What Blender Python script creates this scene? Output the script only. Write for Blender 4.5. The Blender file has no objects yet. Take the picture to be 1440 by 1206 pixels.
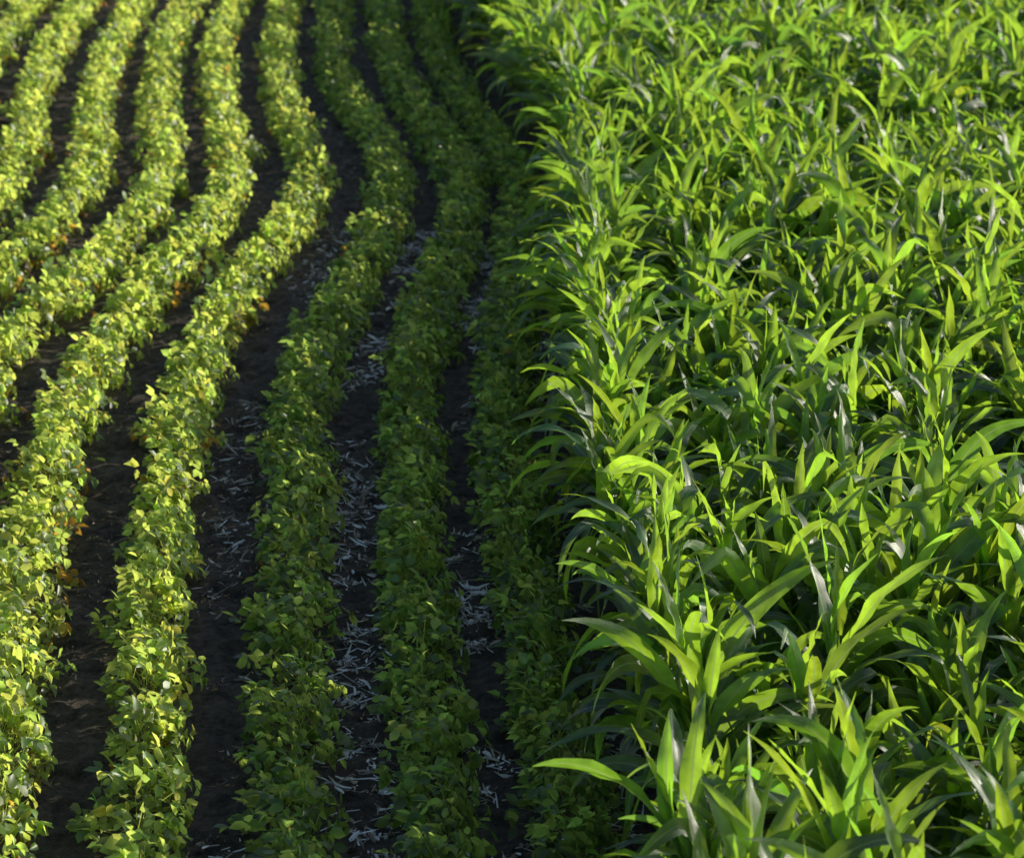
import bpy, math, random
import numpy as np
rng=np.random.default_rng(7); random.seed(7)
sc=bpy.context.scene
# ---------------- camera model ----------------
W,Hh,F=1440.0,1206.0,4000.0
PITCH=math.atan(1203/4000.0); CAMH=6.57
cp,sp=math.cos(PITCH),math.sin(PITCH)
def unproj(px,py,z):
    u=(px-W/2)/F; v=(py-Hh/2)/F
    dz=-sp-v*cp; dy=cp-v*sp
    t=(z-CAMH)/dz
    return u*t, dy*t
cam=bpy.data.cameras.new("camera"); co=bpy.data.objects.new("camera",cam); sc.collection.objects.link(co)
co.location=(0,0,CAMH); co.rotation_euler=(math.pi/2-PITCH,0,0)
cam.sensor_width=36; cam.lens=36*F/W; cam.clip_end=3000; cam.clip_start=0.1
cam.dof.use_dof=True; cam.dof.focus_distance=16.5; cam.dof.aperture_fstop=2.6
sc.camera=co
# ---------------- light ----------------
EL=math.radians(18); AZ=math.radians(62)
S=np.array([math.sin(AZ)*math.cos(EL),math.cos(AZ)*math.cos(EL),math.sin(EL)])
w=bpy.data.worlds.new("World"); sc.world=w; w.use_nodes=True
nt=w.node_tree; bg=nt.nodes["Background"]; sky=nt.nodes.new("ShaderNodeTexSky"); sky.sky_type='NISHITA'
sky.sun_disc=False; sky.sun_elevation=EL; sky.sun_rotation=AZ
nt.links.new(sky.outputs[0],bg.inputs[0]); bg.inputs[1].default_value=0.135
sl=bpy.data.lights.new("sun","SUN"); sl.energy=5.0; sl.angle=math.radians(0.5); sl.color=(1.0,0.94,0.78)
so=bpy.data.objects.new("sun",sl); sc.collection.objects.link(so)
from mathutils import Vector
so.rotation_euler=Vector(S).to_track_quat('Z','Y').to_euler(); so.location=(20,20,20)
sc.view_settings.view_transform='Standard'; sc.view_settings.look='None'; sc.view_settings.exposure=0
# ---------------- noise ----------------
def hash2(i,j,s):
    n=(i*374761393+j*668265263+s*974711)&0x7fffffff
    n=((n^(n>>13))*1274126177)&0x7fffffff
    return ((n^(n>>16))&0xffff)/65535.0
def vnoise(x,y,s=0):
    x=np.asarray(x,float);y=np.asarray(y,float)
    i=np.floor(x).astype(np.int64); j=np.floor(y).astype(np.int64); fx=x-i; fy=y-j
    fx=fx*fx*(3-2*fx); fy=fy*fy*(3-2*fy)
    a=hash2(i,j,s);b=hash2(i+1,j,s);c=hash2(i,j+1,s);d=hash2(i+1,j+1,s)
    return (a*(1-fx)+b*fx)*(1-fy)+(c*(1-fx)+d*fx)*fy-0.5
# ---------------- row traces ----------------
tr={
 2:[(1206,200),(1000,213),(800,225),(600,247),(500,285),(400,335),(350,385),(300,425),(250,440),(200,430),(150,402),(100,392),(50,393),(0,402)],
 1:[(1206,-15),(1000,12),(800,35),(700,62),(600,90),(500,140),(400,208),(350,262),(300,305),(250,328),(200,330),(150,314),(100,304),(50,312),(0,333)],
 0:[(1206,-228),(1000,-190),(800,-135),(600,-60),(500,0),(450,45),(400,98),(350,158),(300,205),(250,230),(200,232),(150,222),(100,225),(50,242),(0,266)],
 -1:[(1206,-441),(1000,-385),(800,-300),(600,-205),(500,-130),(400,-20),(350,30),(300,85),(250,124),(200,136),(150,133),(100,144),(50,167),(0,195)],
 -2:[(1206,-654),(1000,-580),(800,-465),(600,-345),(500,-265),(400,-140),(300,-30),(250,10),(200,35),(150,42),(100,56),(50,82),(0,120)],
 -3:[(1206,-867),(1000,-775),(800,-630),(600,-485),(500,-395),(400,-255),(300,-145),(250,-98),(200,-65),(150,-45),(100,-27),(50,3),(0,45)],
 3:[(1206,418),(1000,411),(800,410),(700,413),(600,420),(500,445),(400,492),(350,522),(300,545),(250,555),(200,540),(150,503),(100,475),(50,469),(0,475)],
 4:[(1206,625),(1000,604),(800,585),(700,578),(600,578),(500,587),(400,618),(350,640),(300,654),(250,650),(200,626),(150,588),(100,560),(50,545),(0,540)],
 5:[(1206,815),(900,757),(700,722),(600,712),(500,710),(400,724),(300,738),(250,730),(200,700),(150,662),(100,632),(50,612),(0,603)],
 6:[(1206,968),(900,900),(700,862),(600,848),(500,846),(400,850),(300,838),(250,820),(200,786),(150,748),(100,716),(50,690),(0,668)],
}
YG=np.arange(4,80,0.1)
def smooth(a,n):
    k=np.hanning(2*n+1);k/=k.sum()
    return np.convolve(np.pad(a,n,mode='reflect',reflect_type='odd'),k,mode='valid')
rowx={}
for k,pts in tr.items():
    z=0.22 if k<6 else 0.1
    P=np.array([unproj(px,py,z) for py,px in pts])
    o=np.argsort(P[:,1]); P=P[o]
    x=np.interp(YG,P[:,1],P[:,0])
    m0=(P[1,0]-P[0,0])/(P[1,1]-P[0,1])*0.5; m1=(P[-1,0]-P[-2,0])/(P[-1,1]-P[-2,1])
    lo=YG<P[0,1]; x[lo]=P[0,0]+m0*(YG[lo]-P[0,1])
    hi=YG>P[-1,1]; x[hi]=P[-1,0]+np.clip(m1,-.08,.0)*(YG[hi]-P[-1,1])
    rowx[k]=smooth(x,11)
for k in range(-4,-18,-1): rowx[k]=rowx[k+1]-0.76
for k in range(7,36): rowx[k]=rowx[k-1]+0.70
def RX(k,y): return np.interp(y,YG,rowx[k])
# ---------------- materials ----------------
def leafmat(name,base,trans,mixf,rough,veins=False,spec=0.5):
    m=bpy.data.materials.new(name); m.use_nodes=True; t=m.node_tree; N=t.nodes; L=t.links; N.clear()
    out=N.new("ShaderNodeOutputMaterial"); mix=N.new("ShaderNodeMixShader"); pr=N.new("ShaderNodeBsdfPrincipled"); tl=N.new("ShaderNodeBsdfTranslucent")
    at=N.new("ShaderNodeAttribute"); at.attribute_name="tint"
    def mul(c,b):
        x=N.new("ShaderNodeMix"); x.data_type='RGBA'; x.blend_type='MULTIPLY'; x.inputs[0].default_value=1
        x.inputs[6].default_value=(*c,1) if isinstance(c,tuple) else (1,1,1,1)
        if not isinstance(c,tuple): L.new(c,x.inputs[6])
        L.new(b,x.inputs[7]); return x.outputs[2]
    a=mul(base,at.outputs["Color"]); b=mul(trans,at.outputs["Color"])
    no=N.new("ShaderNodeTexNoise"); no.inputs["Scale"].default_value=9; ge=N.new("ShaderNodeNewGeometry"); L.new(ge.outputs["Position"],no.inputs["Vector"])
    rm=N.new("ShaderNodeMapRange"); rm.inputs[1].default_value=.3; rm.inputs[2].default_value=.7; rm.inputs[3].default_value=.66; rm.inputs[4].default_value=1.22
    L.new(no.outputs[0],rm.inputs[0])
    a=mul(a,rm.outputs[0]); b=mul(b,rm.outputs[0])
    if veins:
        uv=N.new("ShaderNodeUVMap"); sx=N.new("ShaderNodeSeparateXYZ"); L.new(uv.outputs[0],sx.inputs[0])
        s1=N.new("ShaderNodeMath"); s1.operation='SUBTRACT'; s1.inputs[1].default_value=.5; L.new(sx.outputs[0],s1.inputs[0])
        s2=N.new("ShaderNodeMath"); s2.operation='ABSOLUTE'; L.new(s1.outputs[0],s2.inputs[0])
        mr=N.new("ShaderNodeMapRange"); mr.inputs[1].default_value=.02; mr.inputs[2].default_value=.06; mr.inputs[3].default_value=1; mr.inputs[4].default_value=0
        L.new(s2.outputs[0],mr.inputs[0])
        wv=N.new("ShaderNodeMath"); wv.operation='MULTIPLY'; wv.inputs[1].default_value=110; L.new(sx.outputs[0],wv.inputs[0])
        wn=N.new("ShaderNodeMath"); wn.operation='SINE'; L.new(wv.outputs[0],wn.inputs[0])
        wr=N.new("ShaderNodeMapRange"); wr.inputs[1].default_value=-1; wr.inputs[2].default_value=1; wr.inputs[3].default_value=.8; wr.inputs[4].default_value=1.1; L.new(wn.outputs[0],wr.inputs[0])
        a=mul(a,wr.outputs[0]); b=mul(b,wr.outputs[0])
        def midmix(c,col):
            x=N.new("ShaderNodeMix"); x.data_type='RGBA'; L.new(mr.outputs[0],x.inputs[0]); L.new(c,x.inputs[6]); x.inputs[7].default_value=(*col,1); return x.outputs[2]
        a=midmix(a,(.2,.28,.12)); b=midmix(b,(.5,.66,.2))
        bp=N.new("ShaderNodeBump"); bp.inputs["Strength"].default_value=.3; bp.inputs["Distance"].default_value=.002; L.new(wn.outputs[0],bp.inputs["Height"]); L.new(bp.outputs[0],pr.inputs["Normal"])
    L.new(a,pr.inputs["Base Color"]); L.new(b,tl.inputs[0])
    pr.inputs["Roughness"].default_value=rough; pr.inputs["Specular IOR Level"].default_value=spec
    mix.inputs[0].default_value=mixf; L.new(pr.outputs[0],mix.inputs[1]); L.new(tl.outputs[0],mix.inputs[2]); L.new(mix.outputs[0],out.inputs[0])
    return m
M_corn=leafmat("corn_leaf",(.027,.080,.040),(.55,.88,.05),.43,.37,True,.95)
M_stalk=leafmat("corn_stalk",(.12,.2,.05),(.3,.45,.05),.15,.45)
M_soy=leafmat("soybean_leaf",(.11,.18,.055),(.84,.98,.17),.56,.40,False,.8)
M_straw=bpy.data.materials.new("straw"); M_straw.use_nodes=True
t=M_straw.node_tree; p=t.nodes["Principled BSDF"]; a=t.nodes.new("ShaderNodeAttribute"); a.attribute_name="tint"; t.links.new(a.outputs["Color"],p.inputs["Base Color"]); p.inputs["Roughness"].default_value=.28; p.inputs["Specular IOR Level"].default_value=.9
# soil
M_soil=bpy.data.materials.new("soil"); M_soil.use_nodes=True; t=M_soil.node_tree; N=t.nodes; L=t.links; p=N["Principled BSDF"]
ge=N.new("ShaderNodeNewGeometry")
n1=N.new("ShaderNodeTexNoise"); n1.inputs["Scale"].default_value=9; n1.inputs["Detail"].default_value=14; n1.inputs["Roughness"].default_value=.8; L.new(ge.outputs["Position"],n1.inputs["Vector"])
r1=N.new("ShaderNodeValToRGB"); e=r1.color_ramp.elements; e[0].position=.38; e[0].color=(.03,.023,.018,1); e[1].position=.66; e[1].color=(.24,.185,.14,1); L.new(n1.outputs[0],r1.inputs[0]); L.new(r1.outputs[0],p.inputs["Base Color"])
n2=N.new("ShaderNodeTexNoise"); n2.inputs["Scale"].default_value=30; n2.inputs["Detail"].default_value=10; n2.inputs["Roughness"].default_value=.75; L.new(ge.outputs["Position"],n2.inputs["Vector"])
bp=N.new("ShaderNodeBump"); bp.inputs["Strength"].default_value=1; bp.inputs["Distance"].default_value=.06; L.new(n2.outputs[0],bp.inputs["Height"]); L.new(bp.outputs[0],p.inputs["Normal"]); p.inputs["Roughness"].default_value=.8; p.inputs["Specular IOR Level"].default_value=.3
# ---------------- mesh helper ----------------
def build(name,V,quads=None,tris=None,tint=None,mat=None,link=True,uv=None,matidx=None):
    me=bpy.data.meshes.new(name)
    nq=0 if quads is None else len(quads); ntx=0 if tris is None else len(tris)
    parts=[]; 
    if nq: parts.append(np.asarray(quads).ravel())
    if ntx: parts.append(np.asarray(tris).ravel())
    loops=np.concatenate(parts).astype(np.int32)
    tot=np.concatenate([np.full(nq,4),np.full(ntx,3)]).astype(np.int32)
    st=np.concatenate([[0],np.cumsum(tot)[:-1]]).astype(np.int32)
    me.vertices.add(len(V)); me.vertices.foreach_set("co",np.asarray(V,np.float32).ravel())
    me.loops.add(len(loops)); me.loops.foreach_set("vertex_index",loops)
    me.polygons.add(nq+ntx); me.polygons.foreach_set("loop_start",st); me.polygons.foreach_set("loop_total",tot)
    me.polygons.foreach_set("use_smooth",np.ones(nq+ntx,bool))
    if matidx is not None: me.polygons.foreach_set("material_index",np.asarray(matidx,np.int32))
    if tint is not None:
        at=me.attributes.new("tint",'FLOAT_COLOR','POINT'); c=np.ones((len(V),4),np.float32); c[:,:3]=tint; at.data.foreach_set("color",c.ravel())
    if uv is not None:
        ul=me.uv_layers.new(name="UVMap"); ul.data.foreach_set("uv",np.asarray(uv,np.float32)[loops].ravel())
    me.update(calc_edges=True); me.validate()
    for m in (mat if isinstance(mat,list) else [mat]): me.materials.append(m)
    o=bpy.data.objects.new(name,me)
    if link: sc.collection.objects.link(o)
    return o
# ---------------- ground ----------------
def gz(x,y):
    return 0.06*vnoise(x*3,y*3,1)+0.06*vnoise(x*8,y*8,2)+0.045*vnoise(x*14,y*14,3)
xs=np.concatenate([[-600,-250,-100,-40,-22],np.arange(-15,-5,.12),np.arange(-5,4,.04),np.arange(4,16,.15),[22,40,100,250,600]])
ys=np.concatenate([[-400,-100,-20,2],np.arange(7,32,.045),np.arange(32,64,.1),[70,90,130,250,500,1200]])
X,Y=np.meshgrid(xs,ys); Z=gz(X,Y); Z[(np.abs(X)>16)|(Y>66)|(Y<6)]=0
nx,ny=len(xs),len(ys); I=np.arange(nx*ny).reshape(ny,nx)
Q=np.stack([I[:-1,:-1],I[:-1,1:],I[1:,1:],I[1:,:-1]],-1).reshape(-1,4)
build("ground",np.stack([X,Y,Z],-1).reshape(-1,3),Q,mat=M_soil)
# ---------------- soybeans ----------------
def norm(v): return v/np.maximum(np.linalg.norm(v,axis=-1,keepdims=True),1e-9)
leafV=np.array([(0,0,0),(.22,.30,.05),(.6,.33,.02),(1,0,-.16),(.6,-.33,.02),(.22,-.30,.05),(.28,0,0),(.65,0,-.04)])
leafQ=np.array([(6,7,2,1),(5,4,7,6)]); leafT=np.array([(0,6,1),(0,5,6),(2,7,3),(7,4,3)])
def soyrow(k):
    ylist=[]
    for y0 in np.arange(9,60,0.5):
        x0=RX(k,y0)
        if abs(x0)>2.2+0.2*y0: continue
        n=int((140 if y0<24 else (125 if y0<34 else 105))*0.5)
        ylist.append(rng.uniform(y0,y0+.5,n))
    if not ylist: return
    y=np.concatenate(ylist)
    pc=np.round(y/0.17)*0.17; y=np.where(rng.random(len(y))<.55,pc+rng.normal(0,.035,len(y)),y)
    thin=vnoise(y*1.9,y*0+k*9.1,33)+.5*vnoise(y*5,y*0+k*6.1,34)
    y=y[(thin>-.38)|(rng.random(len(y))<.35)]; n=len(y)
    ls=np.where(y<24,1.0,np.where(y<34,1.04,1.1))
    cx=RX(k,y)+0.09*vnoise(y*2.2,y*0+k*7.3,5)+0.11*vnoise(y*5.2,y*0+k*4.3,15)
    lump=1+0.5*vnoise(y*2.6,y*0+k*3.1,6)+0.9*vnoise(y*6.5,y*0+k*1.7,8)
    hw=(0.195-.02*np.clip((y-24)/12,0,1))*lump; ht=0.25*(1+0.4*vnoise(y*3.1,y*0+k*5.5,9)+1.0*vnoise(y*6.5,y*0+k*2.5,10))
    al=rng.uniform(-1.75,1.75,n)+rng.normal(0,.1,n); r=0.4+0.7*np.sqrt(rng.random(n))
    px=cx+hw*np.sin(al)*r+rng.normal(0,.028,n); pz=0.07+ht*np.clip(np.cos(al)*r*0.8+0.25,0,2)+rng.normal(0,.038,n)
    pz=np.maximum(pz,.04)
    py=y+rng.normal(0,.03,n)
    P=np.stack([px,py,pz],-1)
    outn=np.stack([np.sin(al)*.8,rng.normal(0,.35,n),np.cos(al)*.6+.5],-1)
    nn=norm(norm(outn)*.55+S*.75+rng.normal(0,.5,(n,3)))
    d0=np.stack([np.sin(al)+rng.normal(0,.6,n),rng.normal(0,.8,n),rng.normal(0,.2,n)],-1)
    d0=norm(d0-(d0*nn).sum(-1,keepdims=True)*nn); s0=np.cross(nn,d0)
    Vs=[];tints=[]
    low=np.clip((np.abs(al)-1.25)/.5,0,1)
    patch=np.clip(vnoise(y*.7,y*0+k*2.2,40)*3+.6,0,1)
    yel=(rng.random(n)<(0.003+0.5*low*patch*(k<3)))
    base=np.ones((n,3))
    v=rng.normal(0,.2,n); base*=np.exp(v)[:,None]
    hue=rng.normal(0,.1,n); base[:,0]*=np.exp(hue); 
    if k>=3: base*=np.array([.64,.72,.72])  # rows nearest the corn: its cast shade is deepened in the leaf tint
    base[yel]=np.array([1.25,.6,.5])*rng.uniform(.5,1.1,(yel.sum(),1))
    for j,an in enumerate((0,1.25,-1.25)):
        aj=an+rng.normal(0,.2,n)
        d=d0*np.cos(aj)[:,None]+s0*np.sin(aj)[:,None]
        nj=norm(nn+rng.normal(0,.3,(n,3))+d*.25); d=norm(d-(d*nj).sum(-1,keepdims=True)*nj); b=np.cross(nj,d)
        Lf=(rng.uniform(.044,.098,n)*ls*(1.1 if j==0 else 1)); wd=rng.uniform(.8,1.1,n)*Lf*1.02
        fold=rng.uniform(-.5,2.5,n); droop=rng.uniform(0,2.2,n)
        off=P+d*(.012)
        lv=leafV
        V=(off[:,None]+d[:,None]*(lv[:,0][None,:,None]*Lf[:,None,None])
           +b[:,None]*(lv[:,1][None,:,None]*wd[:,None,None])
           +nj[:,None]*((np.abs(lv[:,1])[None]*.35*fold[:,None]-lv[:,0][None]**2*.16*droop[:,None])*Lf[:,None])[...,None])
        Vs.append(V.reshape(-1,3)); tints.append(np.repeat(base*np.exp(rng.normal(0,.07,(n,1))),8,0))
    m=3*n
    V=np.concatenate(Vs); T=np.concatenate(tints)
    off=(np.arange(m)*8)[:,None,None]
    Qs=(leafQ[None]+off).reshape(-1,4); Ts=(leafT[None]+off).reshape(-1,3)
    sel=np.where((y<26)&(rng.random(n)<.75))[0]; q=len(sel)
    if q:
        B=np.stack([cx[sel]+rng.normal(0,.025,q),y[sel]+rng.normal(0,.06,q),P[sel,2]*rng.uniform(.15,.6,q)],-1); E=P[sel]
        dd=norm(E-B); sd=norm(np.cross(dd,rng.normal(0,1,(q,3))))*.0022
        PV=np.stack([B-sd,B+sd,E+sd*.7,E-sd*.7],1).reshape(-1,3)
        PQ=np.arange(4*q).reshape(-1,4)+len(V)
        V=np.concatenate([V,PV]); Qs=np.concatenate([Qs,PQ]); T=np.concatenate([T,np.tile([1.1,1.,1.],(4*q,1))])
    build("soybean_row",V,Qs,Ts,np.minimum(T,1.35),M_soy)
for k in range(5,-18,-1): soyrow(k)
# ---------------- corn ----------------
def cornplant(seed):
    r=random.Random(seed); V=[];Q=[];U=[];T=[];MI=[]
    H=r.uniform(.88,1.1)
    ns=6;rings=8;lean=(r.uniform(-.08,.08),r.uniform(-.08,.08))
    def sx(z): return np.array([lean[0]*z*z,lean[1]*z*z,z])
    for i in range(rings):
        z=-0.05+(H+.07)*i/(rings-1); c=sx(z); rad=.014*(1-.55*i/(rings-1))
        for j in range(ns):
            a=2*math.pi*j/ns; V.append((c[0]+rad*math.cos(a),c[1]+rad*math.sin(a),z)); U.append((.25,z)); T.append((1,1,1))
    for i in range(rings-1):
        for j in range(ns):
            Q.append((i*ns+j,i*ns+(j+1)%ns,(i+1)*ns+(j+1)%ns,(i+1)*ns+j)); MI.append(1)
    nl=r.randint(10,12); az0=r.uniform(-.4,.4)
    for li in range(nl):
        f=li/(nl-1); z0=.12+(H-.12)*f**.75
        az=az0+math.pi*(li%2)+r.gauss(0,.35)+ (r.gauss(0,.8) if f>.65 else 0)
        top=max(0,(f-.45)/.55)
        Ln=(.60+.38*math.sin(math.pi*min(1,f*.85+.1)))*r.uniform(.8,1.15)*(1-.25*top)
        Wd=(.039+.019*math.sin(math.pi*min(1,f*.8+.1)))*r.uniform(.82,1.15)*(1-.1*top)
        th0=math.radians(r.uniform(50,74)+16*min(1,top*1.3)); bend=math.radians(r.uniform(80,165)*(1-.72*top)); pw=r.uniform(1.1,2.3)
        kink=r.random()<.28 and f<.95; ks=r.uniform(.4,.75)
        tw0=r.gauss(0,.35); tw1=r.gauss(0,1.3); phd=r.gauss(0,.5)
        if f>.97: th0=math.radians(r.uniform(78,88)); bend=math.radians(r.uniform(5,30)); 
        fold0=.38+.35*top; wa=r.uniform(.006,.017)*(1-.4*top); wf=r.uniform(14,30); wp=r.uniform(0,6.28)
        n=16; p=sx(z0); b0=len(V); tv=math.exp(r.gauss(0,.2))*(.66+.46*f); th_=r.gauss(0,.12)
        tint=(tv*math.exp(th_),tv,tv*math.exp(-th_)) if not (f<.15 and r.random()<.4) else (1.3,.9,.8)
        for i in range(n+1):
            s=i/n
            th=th0-bend*s**pw
            if kink and s>ks: th-=math.radians(65)*min(1,(s-ks)/.08)
            th=max(th,-1.45)
            ph=az+phd*s
            h=np.array([math.cos(ph),math.sin(ph),0]); tt=h*math.cos(th)+np.array([0,0,1])*math.sin(th)
            sd=np.array([-math.sin(ph),math.cos(ph),0]); nv=np.array([0,0,1])*math.cos(th)-h*math.sin(th)
            tw=tw0+tw1*s; sd2=sd*math.cos(tw)+nv*math.sin(tw); nv2=nv*math.cos(tw)-sd*math.sin(tw)
            wdt=Wd*min(1,.6+1.6*s)*(1-max(0,(s-.36)/.64)**1.6)
            wdt=max(wdt,.0012); fd=fold0*(1-s*.6)+(.5*(1-s*6) if s<.16 else 0)
            for a in (-1,-.5,0,.5,1):
                wave=wa*a*a*math.sin(wf*s+wp+(1.9 if a>0 else 0))*min(1,s*4)*min(1,(1-s)*3)
                q=p+sd2*wdt*a*math.cos(fd)+nv2*(wdt*abs(a)*math.sin(fd)*.8+wave)
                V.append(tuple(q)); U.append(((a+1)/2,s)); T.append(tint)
            p=p+tt*(Ln/n)
        for i in range(n):
            for j in range(4):
                a=b0+i*5+j; Q.append((a,a+1,a+6,a+5)); MI.append(0)
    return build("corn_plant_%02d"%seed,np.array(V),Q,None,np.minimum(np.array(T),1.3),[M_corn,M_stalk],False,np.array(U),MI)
col=bpy.data.collections.new("corn_plants"); NV=28
for i in range(NV): col.objects.link(cornplant(i))
pts=[];rot=[];scl=[];idx=[]
for k in range(6,36):
    y=7.5+rng.random()*.1
    while y<62:
        y+=rng.uniform(.12,.18) if k==6 else rng.uniform(.14,.24)
        x=float(RX(k,y))
        if x>2.6+0.2*y: continue
        pts.append((x+rng.normal(0,.05 if k==6 else .13),y,-.01)); 
        rot.append((rng.normal(0,.09),rng.normal(0,.09)-(0.06 if k==6 else 0),rng.uniform(0,6.283)))
        big=1.02+.26*float(vnoise(x*.9,y*.7,20)); scl.append(big*rng.uniform(.84,1.16)); idx.append(int(rng.integers(NV)))
me=bpy.data.meshes.new("corn_field"); me.vertices.add(len(pts)); me.vertices.foreach_set("co",np.array(pts,np.float32).ravel())
a=me.attributes.new("rot",'FLOAT_VECTOR','POINT'); a.data.foreach_set("vector",np.array(rot,np.float32).ravel())
a=me.attributes.new("scl",'FLOAT','POINT'); a.data.foreach_set("value",np.array(scl,np.float32))
a=me.attributes.new("idx",'INT','POINT'); a.data.foreach_set("value",np.array(idx,np.int32))
cf=bpy.data.objects.new("corn_field",me); sc.collection.objects.link(cf)
g=bpy.data.node_groups.new("corn_scatter","GeometryNodeTree")
g.interface.new_socket(name="Geometry",in_out='INPUT',socket_type='NodeSocketGeometry'); g.interface.new_socket(name="Geometry",in_out='OUTPUT',socket_type='NodeSocketGeometry')
gi=g.nodes.new("NodeGroupInput"); go=g.nodes.new("NodeGroupOutput"); ip=g.nodes.new("GeometryNodeInstanceOnPoints"); ci=g.nodes.new("GeometryNodeCollectionInfo")
ci.inputs["Collection"].default_value=col; ci.inputs["Separate Children"].default_value=True; ci.inputs["Reset Children"].default_value=True
def na(nm,ty):
    n=g.nodes.new("GeometryNodeInputNamedAttribute"); n.data_type=ty; n.inputs["Name"].default_value=nm; return next(o for o in n.outputs if o.enabled and o.name=="Attribute")
ip.inputs["Pick Instance"].default_value=True
g.links.new(gi.outputs[0],ip.inputs["Points"]); g.links.new(ci.outputs[0],ip.inputs["Instance"])
g.links.new(na("idx",'INT'),ip.inputs["Instance Index"]); g.links.new(na("rot",'FLOAT_VECTOR'),ip.inputs["Rotation"]); g.links.new(na("scl",'FLOAT'),ip.inputs["Scale"])
g.links.new(ip.outputs[0],go.inputs[0])
md=cf.modifiers.new("scatter","NODES"); md.node_group=g
# ---------------- straw residue ----------------
def straw(name,n,ymin,ymax,kk,lenr,wr,cols,spread=.2,thr=.42):
    k=rng.choice(kk,n); y=ymin+(ymax-ymin)*rng.random(n)**1.3
    x=np.array([ (RX(a,b)+RX(a+1,b))/2 for a,b in zip(k,y)])+rng.normal(0,spread,n)
    keep=(vnoise(x*1.6,y*.9,30)+.8*vnoise(x*5,y*5,31)+.5+.15*rng.random(n))>thr; x=x[keep];y=y[keep];n=len(x)
    z=gz(x,y)+rng.uniform(.006,.035,n)
    an=rng.uniform(0,math.pi,n); Ln=rng.uniform(*lenr,n)*rng.uniform(.2,1,n)**1.4; wd=rng.uniform(*wr,n); ti=rng.normal(0,.3,n)
    d=np.stack([np.cos(an),np.sin(an),ti],-1); s=np.stack([-np.sin(an),np.cos(an),rng.normal(0,.7,n)],-1); up=np.array([0,0,1.])
    C=np.stack([x,y,z],-1); V=[]; cv=rng.normal(0,.06,n)
    for q,tp in ((-.5,.5),(-.17,1),(.17,.9),(.5,.3)):
        c=C+d*(Ln*q)[:,None]+s*(cv*Ln*(q*q*4-.5))[:,None]
        for sg,u in ((-1,0),(0,1),(1,0)): V.append(c+s*(sg*wd*tp/2)[:,None]+up*(u*wd*.35)[:,None])
    V=np.stack(V,1).reshape(-1,3)
    base=np.array([(i*3+j,i*3+j+1,i*3+j+4,i*3+j+3) for i in range(3) for j in range(2)])
    Q=(base[None]+(np.arange(n)*12)[:,None,None]).reshape(-1,4)
    cols=np.array(cols); c=cols[rng.integers(len(cols),size=n)]*rng.uniform(.6,1.1,(n,1))
    build(name,V,Q,None,np.minimum(np.repeat(c,12,0),.9),M_straw)
straw("straw_residue",13000,9,29,[3,4,4,4,3,2,5],(.05,.2),(.006,.018),[(.95,.9,.8),(.6,.5,.37),(.3,.22,.14),(.95,.9,.82),(.3,.25,.18),(.95,.92,.85)],.13,.62)
straw("dry_weed_litter",26000,9,50,[-3,-2,-1,0,1,1,2,2,3,4],(.03,.09),(.003,.01),[(.3,.14,.06),(.48,.24,.09),(.15,.1,.06),(.5,.38,.22)],.2)
print("corn",len(pts))
